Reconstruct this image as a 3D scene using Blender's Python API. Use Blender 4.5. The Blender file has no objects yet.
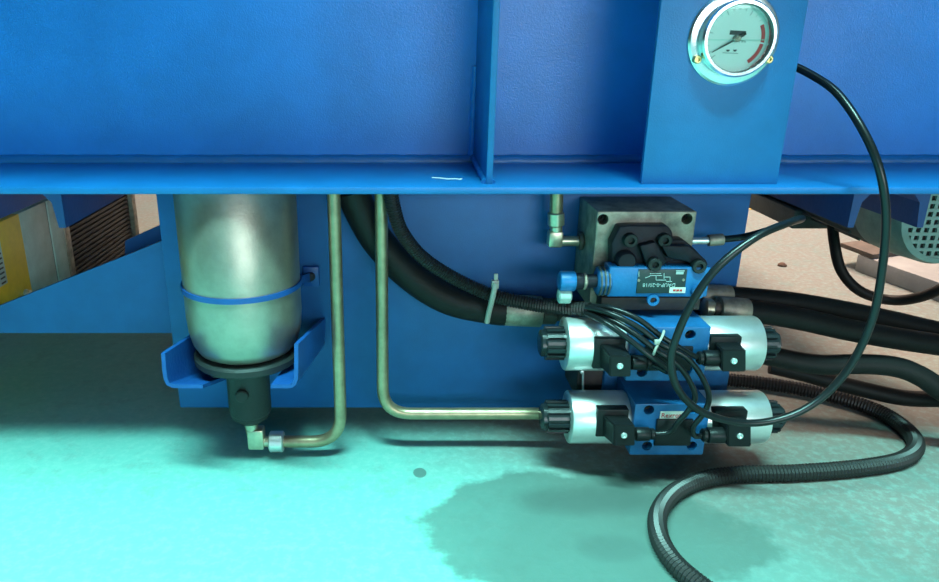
import bpy, bmesh, math, random
from mathutils import Vector, Matrix

# ------------------------------------------------------------------ camera
S = bpy.context.scene
COL = S.collection
W, HH = 939, 582
F, CX, CY = 720.0, 400.0, 291.0
PITCH = math.radians(19.2)
CAMZ = 0.385
cam_d = bpy.data.cameras.new('camera')
cam = bpy.data.objects.new('camera', cam_d)
COL.objects.link(cam)
cam.location = (0, 0, CAMZ)
cam.rotation_euler = (math.pi / 2 - PITCH, 0, 0)
cam_d.sensor_width = 36.0
cam_d.sensor_fit = 'HORIZONTAL'
cam_d.lens = 36.0 * F / W
cam_d.shift_x = (W / 2 - CX) / W
cam_d.clip_start = 0.01
S.camera = cam

# ------------------------------------------------------------------ light
S.view_settings.view_transform = 'Standard'
S.view_settings.look = 'None'
S.view_settings.gamma = 1.0
S.view_settings.use_curve_mapping = False
S.view_settings.exposure = 0.40

world = bpy.data.worlds.new('world')
S.world = world
world.use_nodes = True
bg = world.node_tree.nodes['Background']
bg.inputs[0].default_value = (0.62, 0.86, 0.88, 1)
bg.inputs[1].default_value = 0.03


def area(name, loc, target, sx, sy, power, color):
    d = bpy.data.lights.new(name, 'AREA')
    d.shape = 'RECTANGLE'
    d.size, d.size_y = sx, sy
    d.energy = power
    d.color = color
    o = bpy.data.objects.new(name, d)
    COL.objects.link(o)
    o.location = loc
    o.rotation_euler = (Vector(target) - Vector(loc)).to_track_quat('-Z', 'Y').to_euler()
    return o


# row of tube lamps under the hall roof in front of the machine, and a warm one behind it
area('hall_lamp_front', (-0.55, -0.17, 2.6), (-0.4, 0.40, 0.0), 2.2, 0.22, 240, (0.42, 1.0, 0.92))
area('front_fill_lamp', (0.45, -1.02, 2.9), (0.1, 0.3, 0.3), 3.0, 0.4, 5, (0.88, 0.97, 1.0))  # added soft fill for the beam web, flange and gauge plate
# daylight through the open hall gate behind the photographer
area('gate_daylight', (0.7, -3.15, 0.90), (0.3, 0.6, 0.4), 3.2, 0.7, 62, (0.86, 0.97, 1.0))
area('hall_lamp_behind', (0.9, 2.0, 2.4), (0.8, 1.3, 0.0), 1.6, 0.8, 150, (1.0, 0.74, 0.58))

# ------------------------------------------------------------------ projection helpers
CP, SP = math.cos(PITCH), math.sin(PITCH)


def ray(px, py):
    u, v = (px - CX) / F, (py - CY) / F
    return Vector((u, CP - v * SP, -SP - v * CP))


def P(px, py, Y):
    d = ray(px, py)
    t = Y / d.y
    return Vector((d.x * t, Y, CAMZ + d.z * t))


def Pz(px, py, z):
    d = ray(px, py)
    t = (z - CAMZ) / d.z
    return Vector((d.x * t, d.y * t, z))


def PX(px, py, X):
    d = ray(px, py)
    t = X / d.x
    return Vector((X, d.y * t, CAMZ + d.z * t))


def mpp(py, Y):                                    # metres per pixel at that row and distance
    d = ray(CX, py)
    return (Y / d.y) / F


# ------------------------------------------------------------------ materials
MATS = {}


def mat(name, col, rough=0.5, metal=0.0, bump=0.0, bscale=400.0, var=0.0, vscale=30.0, dirt=None, spec=0.5, coat=0.0):
    m = bpy.data.materials.new(name)
    m.use_nodes = True
    nt = m.node_tree
    b = nt.nodes['Principled BSDF']
    b.inputs['Base Color'].default_value = (*col, 1)
    b.inputs['Roughness'].default_value = rough
    b.inputs['Metallic'].default_value = metal
    b.inputs['Specular IOR Level'].default_value = spec
    b.inputs['Coat Weight'].default_value = coat
    tc = nt.nodes.new('ShaderNodeTexCoord')
    if var > 0:
        n = nt.nodes.new('ShaderNodeTexNoise')
        n.inputs['Scale'].default_value = vscale
        n.inputs['Detail'].default_value = 6
        n.inputs['Roughness'].default_value = 0.65
        nt.links.new(tc.outputs['Object'], n.inputs['Vector'])
        r = nt.nodes.new('ShaderNodeValToRGB')
        d = dirt or tuple(c * (1 - var) for c in col)
        r.color_ramp.elements[0].position = 0.33
        r.color_ramp.elements[0].color = (*d, 1)
        r.color_ramp.elements[1].position = 0.62
        r.color_ramp.elements[1].color = (*col, 1)
        nt.links.new(n.outputs['Fac'], r.inputs['Fac'])
        nt.links.new(r.outputs['Color'], b.inputs['Base Color'])
    if bump > 0:
        n2 = nt.nodes.new('ShaderNodeTexNoise')
        n2.inputs['Scale'].default_value = bscale
        n2.inputs['Detail'].default_value = 3
        nt.links.new(tc.outputs['Object'], n2.inputs['Vector'])
        bp = nt.nodes.new('ShaderNodeBump')
        bp.inputs['Strength'].default_value = bump
        bp.inputs['Distance'].default_value = 0.002
        nt.links.new(n2.outputs['Fac'], bp.inputs['Height'])
        nt.links.new(bp.outputs['Normal'], b.inputs['Normal'])
    MATS[name] = m
    return m


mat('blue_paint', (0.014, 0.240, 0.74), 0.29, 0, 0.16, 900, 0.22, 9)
mat('blue_flange_shaded', (0.005, 0.155, 0.44), 0.38, 0, 0.12, 800, 0.2, 14)  # beam paint darkened to stand for the shade on the flange top
mat('blue_plate', (0.007, 0.16, 0.42), 0.45, 0, 0.12, 900, 0.15, 25)
mat('blue_tank_shaded', (0.005, 0.115, 0.36), 0.5, 0, 0.1, 800, 0.2, 14)  # same paint as the web, with the shade below the beam coloured in
mat('blue_bracket', (0.008, 0.085, 0.33), 0.4, 0, 0.15, 300, 0.2, 30)
mat('blue_valve', (0.010, 0.13, 0.34), 0.42, 0, 0.12, 400, 0.3, 60)
mat('navy', (0.007, 0.055, 0.22), 0.45, 0, 0.1, 300, 0.2, 30)
mat('blue_bright', (0.008, 0.18, 0.46), 0.42, 0, 0.12, 400, 0.2, 60)
mat('canister_metal', (0.44, 0.41, 0.34), 0.40, 0.8, 0.08, 500, 0.2, 40)
mat('zinc', (0.78, 0.82, 0.80), 0.34, 0.75, 0.05, 600, 0.12, 60)
mat('steel', (0.44, 0.39, 0.31), 0.5, 0.5, 0.1, 500, 0.35, 50, (0.16, 0.14, 0.12))
mat('pipe_metal', (0.45, 0.36, 0.23), 0.36, 0.75, 0.04, 500, 0.3, 70)
mat('fitting_metal', (0.62, 0.57, 0.42), 0.32, 0.8, 0.04, 500, 0.25, 90)
mat('brass', (0.72, 0.55, 0.25), 0.3, 0.9)
mat('chrome', (0.80, 0.84, 0.84), 0.2, 0.95, 0.02, 300, 0.1, 60)
mat('cast_black', (0.018, 0.020, 0.030), 0.5, 0.1, 0.2, 300, 0.3, 60, spec=0.25)
mat('head_black', (0.026, 0.034, 0.034), 0.5, 0.1, 0.2, 300, 0.2, 60, spec=0.25)
mat('plastic_black', (0.008, 0.010, 0.011), 0.40, 0, 0.1, 500, spec=0.25)
mat('knob_plastic', (0.014, 0.021, 0.024), 0.26, 0, 0.05, 500, spec=0.4)
mat('rubber', (0.010, 0.010, 0.010), 0.55, 0, 0.15, 500, 0.3, 60, spec=0.25)
mat('cable_black', (0.008, 0.010, 0.011), 0.28, 0, 0.03, 500, spec=0.4)
mat('conduit_black', (0.016, 0.015, 0.015), 0.45, 0, 0.0)
mat('hole_black', (0.006, 0.006, 0.007), 0.7)
mat('dark_block', (0.055, 0.045, 0.042), 0.6, 0.2, 0.2, 200, 0.5, 40)
mat('brown_fitting', (0.13, 0.10, 0.085), 0.5, 0.4, 0.15, 300, 0.4, 60)
mat('dial_white', (0.86, 0.90, 0.88), 0.45)
mat('ink_black', (0.02, 0.03, 0.03), 0.5)
mat('ink_grey', (0.42, 0.47, 0.47), 0.5)
mat('ink_red', (0.62, 0.03, 0.03), 0.5)
mat('liquid_line', (0.35, 0.70, 0.60), 0.3)
mat('plate_dark', (0.020, 0.040, 0.042), 0.4)
mat('plate_print', (0.42, 0.55, 0.54), 0.5)
mat('label_white', (0.72, 0.80, 0.72), 0.4)
mat('tie_white', (0.42, 0.42, 0.37), 0.4)
mat('yellow_paint', (0.88, 0.60, 0.015), 0.45, 0, 0.1, 300, 0.2, 30)
mat('grey_green', (0.40, 0.54, 0.50), 0.45, 0, 0.12, 300, 0.2, 40)
mat('cover_green', (0.26, 0.36, 0.33), 0.5, 0.1, 0.1, 300, 0.3, 40)
mat('motor_green', (0.075, 0.10, 0.095), 0.5, 0.1, 0.15, 300, 0.3, 40)
mat('fin_brown', (0.060, 0.047, 0.042), 0.55, 0.1, 0.2, 300, 0.4, 40)
mat('white_beam', (0.30, 0.30, 0.29), 0.6, 0, 0.15, 100, 0.3, 12)
mat('rust', (0.12, 0.09, 0.07), 0.7, 0.1, 0.2, 100, 0.4, 40)
mat('wall_grey', (0.48, 0.49, 0.50), 0.7, 0, 0.1, 60, 0.1, 4)
mat('wall_white', (0.70, 0.68, 0.62), 0.7, 0, 0.1, 60, 0.1, 4)
mat('yellow_line', (0.80, 0.52, 0.08), 0.6, 0, 0.1, 60, 0.2, 12)
mat('scrape', (0.72, 0.84, 0.82), 0.6)
mat('debris', (0.10, 0.05, 0.03), 0.8, 0, 0.3, 200)


def glass_mat():
    m = bpy.data.materials.new('gauge_glass')
    m.use_nodes = True
    nt = m.node_tree
    for n in list(nt.nodes):
        nt.nodes.remove(n)
    out = nt.nodes.new('ShaderNodeOutputMaterial')
    mix = nt.nodes.new('ShaderNodeMixShader')
    tr = nt.nodes.new('ShaderNodeBsdfTransparent')
    gl = nt.nodes.new('ShaderNodeBsdfGlossy')
    fr = nt.nodes.new('ShaderNodeFresnel')
    tr.inputs[0].default_value = (0.93, 1.0, 0.98, 1)
    gl.inputs['Roughness'].default_value = 0.03
    fr.inputs[0].default_value = 1.45
    nt.links.new(fr.outputs[0], mix.inputs[0])
    nt.links.new(tr.outputs[0], mix.inputs[1])
    nt.links.new(gl.outputs[0], mix.inputs[2])
    nt.links.new(mix.outputs[0], out.inputs[0])
    MATS['gauge_glass'] = m


glass_mat()


def floor_mat():
    m = bpy.data.materials.new('floor_surface')
    m.use_nodes = True
    nt = m.node_tree
    L = nt.links
    b = nt.nodes['Principled BSDF']
    geo = nt.nodes.new('ShaderNodeNewGeometry')

    def noise(scale, detail=6, rough=0.6):
        n = nt.nodes.new('ShaderNodeTexNoise')
        n.inputs['Scale'].default_value = scale
        n.inputs['Detail'].default_value = detail
        n.inputs['Roughness'].default_value = rough
        L.new(geo.outputs['Position'], n.inputs['Vector'])
        return n

    def math_(op, a, c=None, clamp=False):
        n = nt.nodes.new('ShaderNodeMath')
        n.operation = op
        n.use_clamp = clamp
        for i, x in enumerate((a, c)):
            if x is None:
                continue
            if isinstance(x, (int, float)):
                n.inputs[i].default_value = x
            else:
                L.new(x, n.inputs[i])
        return n.outputs[0]

    def mix(fac, a, c):
        n = nt.nodes.new('ShaderNodeMix')
        n.data_type = 'RGBA'
        L.new(fac, n.inputs[0])
        for k, x in ((6, a), (7, c)):
            if isinstance(x, tuple):
                n.inputs[k].default_value = (*x, 1)
            else:
                L.new(x, n.inputs[k])
        return n.outputs[2]

    def ramp(val, lo, hi):
        n = nt.nodes.new('ShaderNodeMapRange')
        n.interpolation_type = 'SMOOTHSTEP'
        n.inputs['From Min'].default_value = lo
        n.inputs['From Max'].default_value = hi
        L.new(val, n.inputs['Value'])
        return n.outputs[0]

    sep = nt.nodes.new('ShaderNodeSeparateXYZ')
    L.new(geo.outputs['Position'], sep.inputs[0])
    nz = noise(14, 5).outputs['Fac']
    nzc = math_('MULTIPLY', math_('SUBTRACT', nz, 0.5), 2.0)

    def blob(px, py, rx, ry, soft=0.45, wob=1.0):
        c = Pz(px, py, 0)
        dx = math_('DIVIDE', math_('SUBTRACT', sep.outputs[0], c.x), rx)
        dy = math_('DIVIDE', math_('SUBTRACT', sep.outputs[1], c.y), ry)
        d = math_('ADD', math_('MULTIPLY', dx, dx), math_('MULTIPLY', dy, dy))
        d = math_('ADD', d, math_('MULTIPLY', nzc, wob))
        n = ramp(d, 1.0, 1.0 - soft)
        n.node.inputs['From Min'].default_value = 1.0 + soft * 0.5
        n.node.inputs['From Max'].default_value = 1.0 - soft * 0.5
        return n

    paint = (0.14, 0.385, 0.345)
    bare = (0.19, 0.18, 0.162)
    # teal tone on the left and in front, greyer tone to the right and behind
    tone_split = math_('ADD', math_('ADD', math_('MULTIPLY', sep.outputs[0], 1.2), math_('MULTIPLY', sep.outputs[1], 1.3)),
                 math_('MULTIPLY', nzc, 0.12))
    col = mix(ramp(tone_split, 0.72, 1.12), paint, bare)
    grain = noise(120, 5, 0.7).outputs['Fac']
    col = mix(math_('MULTIPLY', ramp(grain, 0.42, 0.70), 0.34), col, (0.28, 0.50, 0.46))
    blotch = noise(7, 4).outputs['Fac']
    col = mix(math_('MULTIPLY', ramp(blotch, 0.45, 0.8), 0.30), col, (0.14, 0.26, 0.235))
    mott = noise(38, 6, 0.7).outputs['Fac']
    col = mix(math_('MULTIPLY', ramp(mott, 0.48, 0.70), 0.42), col, (0.12, 0.23, 0.21))
    oil = (0.070, 0.115, 0.100)
    col = mix(math_('MULTIPLY', blob(585, 530, 0.140, 0.085, 0.30), 0.74), col, oil)
    col = mix(math_('MULTIPLY', blob(720, 560, 0.19, 0.10, 1.0), 0.45), col, oil)
    col = mix(math_('MULTIPLY', blob(600, 500, 0.06, 0.022, 1.9), 0.55), col, (0.05, 0.075, 0.07))
    col = mix(math_('MULTIPLY', blob(612, 548, 0.028, 0.016, 1.6), 0.35), col, (0.05, 0.08, 0.075))
    col = mix(math_('MULTIPLY', blob(420, 473, 0.0065, 0.0085, 0.3), 0.75), col, (0.06, 0.09, 0.085))
    L.new(col, b.inputs['Base Color'])
    rr = nt.nodes.new('ShaderNodeMapRange')
    rr.inputs['To Min'].default_value = 0.50
    rr.inputs['To Max'].default_value = 0.75
    b.inputs['Specular IOR Level'].default_value = 0.25
    L.new(grain, rr.inputs['Value'])
    L.new(rr.outputs[0], b.inputs['Roughness'])
    bp = nt.nodes.new('ShaderNodeBump')
    bp.inputs['Strength'].default_value = 0.25
    bp.inputs['Distance'].default_value = 0.002
    L.new(grain, bp.inputs['Height'])
    L.new(bp.outputs['Normal'], b.inputs['Normal'])
    MATS['floor_surface'] = m


floor_mat()

# ------------------------------------------------------------------ geometry helpers
WORLD = {}                                           # object name -> world position


def merge(*bms):
    out = bmesh.new()
    for b in bms:
        me = bpy.data.meshes.new('tmp')
        b.to_mesh(me)
        out.from_mesh(me)
        bpy.data.meshes.remove(me)
        b.free()
    return out


def obj(name, bm, material, parent=None, smooth=40, label=None):
    """link bm (given in world coordinates) as one mesh object whose origin is its own centre"""
    bmesh.ops.recalc_face_normals(bm, faces=bm.faces)
    vs = [v.co for v in bm.verts]
    c = Vector([(min(v[i] for v in vs) + max(v[i] for v in vs)) / 2 for i in range(3)])
    bmesh.ops.translate(bm, verts=bm.verts, vec=-c)
    me = bpy.data.meshes.new(name)
    bm.to_mesh(me)
    bm.free()
    me.materials.append(MATS[material])
    if smooth:
        for p in me.polygons:
            p.use_smooth = True
        me.set_sharp_from_angle(angle=math.radians(smooth))
    o = bpy.data.objects.new(name, me)
    COL.objects.link(o)
    o.location = c - (WORLD[parent.name] if parent else Vector((0, 0, 0)))
    o.parent = parent
    WORLD[o.name] = c
    if label:
        o['label'] = label
    return o


def tag(o, label, cat, group=None):
    o['label'] = label
    o['category'] = cat
    if group:
        o['group'] = group
    return o


def struct(o):
    o['kind'] = 'structure'
    return o


def thing(name, loc, label, cat, group=None):
    o = bpy.data.objects.new(name, None)
    o.empty_display_size = 0.02
    COL.objects.link(o)
    o.location = loc
    WORLD[o.name] = Vector(loc)
    return tag(o, label, cat, group)


def box(x0, x1, y0, y1, z0, z1, bev=0.0, seg=2):
    bm = bmesh.new()
    bmesh.ops.create_cube(bm, size=1)
    bmesh.ops.scale(bm, vec=(x1 - x0, y1 - y0, z1 - z0), verts=bm.verts)
    bmesh.ops.translate(bm, vec=((x0 + x1) / 2, (y0 + y1) / 2, (z0 + z1) / 2), verts=bm.verts)
    if bev:
        bmesh.ops.bevel(bm, geom=list(bm.edges), offset=bev, segments=seg, affect='EDGES', profile=0.5)
    return bm


def fbox(x0, y0, x1, y1, Yf, Yb, bev=0.0, seg=2):
    """box from pixel corners of its front face at distance Yf"""
    ym = (y0 + y1) / 2
    return box(P(x0, ym, Yf).x, P(x1, ym, Yf).x, Yf, Yb, P(CX, y1, Yf).z, P(CX, y0, Yf).z, bev, seg)


def prism(pts, vec, bev=0.0):
    """polygon of 3D points extruded along vec"""
    bm = bmesh.new()
    vs = [bm.verts.new(p) for p in pts]
    f = bm.faces.new(vs)
    r = bmesh.ops.extrude_face_region(bm, geom=[f])
    bmesh.ops.translate(bm, vec=vec, verts=[e for e in r['geom'] if isinstance(e, bmesh.types.BMVert)])
    bmesh.ops.recalc_face_normals(bm, faces=bm.faces)
    if bev:
        bmesh.ops.bevel(bm, geom=list(bm.edges), offset=bev, segments=2, affect='EDGES', profile=0.5)
    return bm


def fprism(px, Yf, Yb, bev=0.0):
    return prism([P(x, y, Yf) for x, y in px], (0, Yb - Yf, 0), bev)


def basis(d):
    d = Vector(d).normalized()
    a = Vector((0, 0, 1)) if abs(d.z) < 0.9 else Vector((1, 0, 0))
    u = d.cross(a).normalized()
    return u, u.cross(d).normalized(), d


def lathe(prof, origin, axis, n=32, up=None):
    """prof: list of (radius, height along axis)"""
    u, v, d = basis(axis)
    o = Vector(origin)
    bm = bmesh.new()
    rings = []
    for r, h in prof:
        if r < 1e-6:
            rings.append([bm.verts.new(o + d * h)])
        else:
            rings.append([bm.verts.new(o + d * h + (u * math.cos(2 * math.pi * k / n) + v * math.sin(2 * math.pi * k / n)) * r)
                          for k in range(n)])
    for a, b in zip(rings, rings[1:]):
        for k in range(n):
            k2 = (k + 1) % n
            if len(a) == 1 and len(b) == 1:
                continue
            if len(a) == 1:
                bm.faces.new((a[0], b[k], b[k2]))
            elif len(b) == 1:
                bm.faces.new((a[k], b[0], a[k2]))
            else:
                bm.faces.new((a[k], b[k], b[k2], a[k2]))
    for r in (rings[0], rings[-1]):
        if len(r) > 2:
            bm.faces.new(r)
    return bm


def ringlathe(prof, origin, axis, n=40):
    """closed profile (an annulus)"""
    u, v, d = basis(axis)
    o = Vector(origin)
    bm = bmesh.new()
    rings = [[bm.verts.new(o + d * h + (u * math.cos(2 * math.pi * k / n) + v * math.sin(2 * math.pi * k / n)) * r)
              for k in range(n)] for r, h in prof]
    for i in range(len(rings)):
        a, b = rings[i], rings[(i + 1) % len(rings)]
        for k in range(n):
            k2 = (k + 1) % n
            bm.faces.new((a[k], b[k], b[k2], a[k2]))
    return bm


def cyl(a, b, r, n=24, bev=0.0):
    a, b = Vector(a), Vector(b)
    L = (b - a).length
    if bev:
        return lathe([(0, 0), (r - bev, 0), (r - bev * .3, bev * .3), (r, bev), (r, L - bev), (r - bev * .3, L - bev * .3), (r - bev, L), (0, L)], a, b - a, n)
    return lathe([(0, 0), (r, 0), (r, L), (0, L)], a, b - a, n)


def hexnut(a, b, r, bev=0.0012):
    bm = cyl(a, b, r, 6)
    bmesh.ops.dissolve_limit(bm, angle_limit=0.01, verts=bm.verts, edges=bm.edges)
    bmesh.ops.bevel(bm, geom=list(bm.edges), offset=bev, segments=1, affect='EDGES')
    return bm


def spline(pts, step=0.004):
    """Catmull-Rom through pts, resampled evenly"""
    pts = [Vector(p) for p in pts]
    q = [pts[0] * 2 - pts[1]] + pts + [pts[-1] * 2 - pts[-2]]
    dense = []
    for i in range(1, len(q) - 2):
        p0, p1, p2, p3 = q[i - 1:i + 3]
        for k in range(24):
            t = k / 24
            dense.append(0.5 * ((2 * p1) + (p2 - p0) * t + (2 * p0 - 5 * p1 + 4 * p2 - p3) * t * t + (3 * p1 - p0 - 3 * p2 + p3) * t ** 3))
    dense.append(pts[-1])
    out = [dense[0]]
    acc = 0.0
    for a, b in zip(dense, dense[1:]):
        L = (b - a).length
        while acc + L >= step and L > 1e-9:
            k = (step - acc) / L
            a = a + (b - a) * k
            out.append(a)
            L = (b - a).length
            acc = 0
        acc += L
    if (out[-1] - dense[-1]).length > step * .3:
        out.append(dense[-1])
    return out


def rounded(pts, rad, n=10):
    """polyline with arcs at its corners"""
    pts = [Vector(p) for p in pts]
    out = [pts[0]]
    for a, b, c in zip(pts, pts[1:], pts[2:]):
        da, dc = (a - b).normalized(), (c - b).normalized()
        for k in range(n + 1):
            t = k / n
            p = b + da * rad * (1 - t) ** 2 * 1 + dc * rad * t ** 2
            out.append(p)
    out.append(pts[-1])
    return out


def tube(path, r, n=14, rib=None):
    """rib=(pitch_in_samples, depth) gives a corrugated hose"""
    bm = bmesh.new()
    rings = []
    d = (path[1] - path[0]).normalized()
    u = basis(d)[0]
    for i, p in enumerate(path):
        a = path[max(i - 1, 0)]
        b = path[min(i + 1, len(path) - 1)]
        d = (b - a).normalized()
        u = (u - d * u.dot(d)).normalized()
        v = d.cross(u)
        rr = r
        if rib and i % rib[0] == 0:
            rr = r - rib[1]
        rings.append([bm.verts.new(p + (u * math.cos(2 * math.pi * k / n) + v * math.sin(2 * math.pi * k / n)) * rr) for k in range(n)])
    for a, b in zip(rings, rings[1:]):
        for k in range(n):
            k2 = (k + 1) % n
            bm.faces.new((a[k], a[k2], b[k2], b[k]))
    bm.faces.new(rings[0])
    bm.faces.new(rings[-1])
    return bm


def cut(bm, cutters):
    """bm minus the cutters, exact boolean"""
    def mk(b):
        me = bpy.data.meshes.new('cut_tmp')
        bmesh.ops.recalc_face_normals(b, faces=b.faces)
        b.to_mesh(me)
        b.free()
        o = bpy.data.objects.new('cut_tmp', me)
        COL.objects.link(o)
        return o
    base = mk(bm)
    tool = mk(merge(*cutters))
    md = base.modifiers.new('b', 'BOOLEAN')
    md.operation = 'DIFFERENCE'
    md.solver = 'EXACT'
    md.object = tool
    bpy.context.view_layer.update()
    dg = bpy.context.evaluated_depsgraph_get()
    me = bpy.data.meshes.new_from_object(base.evaluated_get(dg))
    out = bmesh.new()
    out.from_mesh(me)
    bpy.data.meshes.remove(me)
    for o in (base, tool):
        m = o.data
        bpy.data.objects.remove(o)
        bpy.data.meshes.remove(m)
    return out


def text(body, size, origin, ux, uy, depth=0.0002, align='CENTER'):
    """lettering as a thin raised mesh; origin is the middle of the line"""
    c = bpy.data.curves.new('txt', 'FONT')
    c.body = body
    c.size = size
    c.extrude = depth
    c.align_x = align
    c.align_y = 'CENTER'
    c.resolution_u = 2
    o = bpy.data.objects.new('txt', c)
    COL.objects.link(o)
    bpy.context.view_layer.update()
    dg = bpy.context.evaluated_depsgraph_get()
    me = bpy.data.meshes.new_from_object(o.evaluated_get(dg))
    bm = bmesh.new()
    bm.from_mesh(me)
    ux, uy = Vector(ux), Vector(uy)
    n = ux.cross(uy)
    M = Matrix((ux, uy, n)).transposed().to_4x4()
    M.translation = Vector(origin)
    bmesh.ops.transform(bm, matrix=M, verts=bm.verts)
    bpy.data.objects.remove(o)
    bpy.data.curves.remove(c)
    bpy.data.meshes.remove(me)
    return bm


XA, YA, ZA = Vector((1, 0, 0)), Vector((0, 1, 0)), Vector((0, 0, 1))
FRONT = Vector((0, -1, 0))

# ------------------------------------------------------------------ the setting
struct(obj('floor', box(-4, 5, -3.2, 4.0, -0.05, 0.0), 'floor_surface', smooth=0))
struct(obj('wall_front', box(-4, 5, -3.3, -3.2, 0.0, 3.0), 'wall_grey', smooth=0))
struct(obj('wall_back', box(-4, 5, 3.0, 3.1, 0.0, 3.0), 'wall_white', smooth=0))
yl = Pz(760, 207, 0)
struct(obj('trim_1', box(0.35, 5, yl.y - 0.03, yl.y + 0.05, 0.0, 0.0012), 'yellow_line', smooth=0))

# ------------------------------------------------------------------ machine beam
YF = 0.555
ZT = P(CX, 187, YF).z
ZB = P(CX, 194.5, YF).z
YW = Pz(CX, 162, ZT).y
beam = thing('machine_beam', (0, YW, ZB), 'long blue painted steel beam with upright web running across the picture', 'beam')
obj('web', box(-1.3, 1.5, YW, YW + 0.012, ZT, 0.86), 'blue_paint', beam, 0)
obj('bottom_flange', box(-1.3, 1.5, YF, YW + 0.12, ZB, ZT, 0.0012), 'blue_flange_shaded', beam)
obj('top_flange', box(-1.3, 1.5, YW - 0.03, YW + 0.12, 0.86, 0.868, 0.001), 'blue_flange_shaded', beam)
xs0, xs1 = P(486, 185, YF + 0.012).x, P(492.5, 185, YF + 0.012).x
obj('stiffener', box(xs0, xs1, YF + 0.012, YW, ZT, 0.86, 0.0006), 'blue_plate', beam)


def wobble_tube(a, b, r, amp, step=0.006, n=10):
    rnd = random.Random(7)
    a, b = Vector(a), Vector(b)
    k = max(2, int((b - a).length / step))
    path = [a + (b - a) * (i / k) + Vector([rnd.uniform(-amp, amp) for _ in range(3)]) for i in range(k + 1)]
    return tube(path, r, n)


for xa, xb in ((-1.3, xs0), (xs1, 1.5)):
    obj('weld_bead', wobble_tube((xa, YW - 0.001, ZT + 0.001), (xb, YW - 0.001, ZT + 0.001), 0.0062, 0.0004), 'blue_flange_shaded', beam, 60)
for x in (xs0, xs1):
    obj('weld_bead', wobble_tube((x, YW - 0.002, ZT + 0.005), (x, YF + 0.014, ZT + 0.001), 0.003, 0.0006, 0.004), 'blue_flange_shaded', beam, 60)
obj('weld_bead', wobble_tube((xs0 - 0.001, YW - 0.001, ZT + 0.005), (xs0 - 0.001, YW - 0.001, ZT + 0.085), 0.0032, 0.0008, 0.005), 'blue_paint', beam, 60)
obj('paint_scrape', tube([Pz(x, y, ZT + 0.0003) for x, y in ((432, 177.6), (440, 178.2), (448, 179), (455, 178.8), (460, 179.4), (462, 178.6))], 0.0006, 6), 'scrape', beam, label='pale scrape in the blue paint')

# added overhead slab, out of view, that shades the flange and the floor behind
tag(obj('shade_overhang', box(-1.3, 1.5, 0.36, YW + 0.12, 0.869, 0.93, .003), 'blue_paint', None, 30), 'added out-of-view blue slab shading the beam and gauge from above', 'shade slab')
tag(obj('shade_wall', box(-1.8, 2.0, YW + 0.02, YW + 0.11, 0.9305, 2.35, .003), 'blue_paint', None, 30), 'added out-of-view blue wall that blocks light towards the back', 'shade wall')  # added unseen wall, stops the front lamp from lighting the back
# added unseen slab over tank and left motor, keeps rear light off the floor
tag(obj('shade_roof', box(-1.3, 0.36, YW + 0.0125, 1.42, 0.300, 0.345, .002), 'blue_tank_shaded', None, 30), 'added unseen slab behind the beam shading the floor below', 'machine bed')

# ------------------------------------------------------------------ gauge plate and gauge
YG = Pz(CX, 184.2, ZT).y
gx0, gx1 = P(641, 184, YG).x, P(777, 184, YG).x
gp = thing('gauge_plate', ((gx0 + gx1) / 2, YG, ZT), 'upright blue steel plate that carries the round pressure gauge', 'plate')
obj('panel', box(gx0, gx1, YG, YG + 0.005, ZT, 0.47, 0.0006), 'blue_plate', gp)
obj('weld_bead', wobble_tube((gx0 + .002, YG + .006, ZT + .001), (gx1 - .002, YG + .006, ZT + .001), 0.0025, .0004), 'blue_flange_shaded', gp, 60)

rc = P(733, 38.5, YG)
s = mpp(38, YG)
Rr = 45.5 * s
gauge = thing('pressure_gauge', rc, 'round white dial pressure gauge with chrome rim on the blue plate', 'gauge')
obj('mounting_ring', lathe([(0, 0), (Rr, 0), (Rr, 0.0015), (Rr - 0.0015, 0.0028), (0.0285, 0.0035), (0, 0.0035)], rc, FRONT, 56), 'chrome', gauge, 30)
Rb = 37.5 * mpp(38, YG - 0.013)
bd = 0.0130
obj('bezel', ringlathe([(Rb * .97, 0.003), (Rb * .97, bd - 0.006), (Rb, bd - 0.005), (Rb, bd - 0.0015), (Rb - 0.0012, bd), (Rb - 0.0032, bd), (Rb - 0.0042, bd - 0.002), (Rb - 0.0042, 0.003)], rc, FRONT, 64), 'chrome', gauge, 35)
dz = bd - 0.008
Rd = Rb - 0.0042
obj('dial', lathe([(0, 0.0035), (Rd, 0.0035), (Rd, dz), (0, dz)], rc, FRONT, 56), 'dial_white', gauge, 30)
dc = rc + FRONT * dz


def on_dial(r, deg, h=0.0002):
    a = math.radians(deg)
    return dc + Vector((math.sin(a) * r, -h, math.cos(a) * r))      # degrees clockwise from the top


def arc_strip(r0, r1, d0, d1, h=0.0003, n=14):
    bm = bmesh.new()
    ra = [(bm.verts.new(on_dial(r0, d0 + (d1 - d0) * k / n, h)), bm.verts.new(on_dial(r1, d0 + (d1 - d0) * k / n, h))) for k in range(n + 1)]
    for a, b in zip(ra, ra[1:]):
        bm.faces.new((a[0], a[1], b[1], b[0]))
    return bm


obj('red_arc', arc_strip(Rd * .80, Rd * .92, 62, 98), 'ink_red', gauge, 0, label='red danger arc on the dial')
obj('red_arc', arc_strip(Rd * .80, Rd * .92, 101, 146), 'ink_red', gauge, 0, label='red danger arc on the dial')


def bar(p, q, w, h=0.0003):
    p, q = Vector(p), Vector(q)
    d = (q - p).normalized()
    n = d.cross(FRONT).normalized() * w / 2
    return prism([p + n, q + n, q - n, p - n], FRONT * h)


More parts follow.
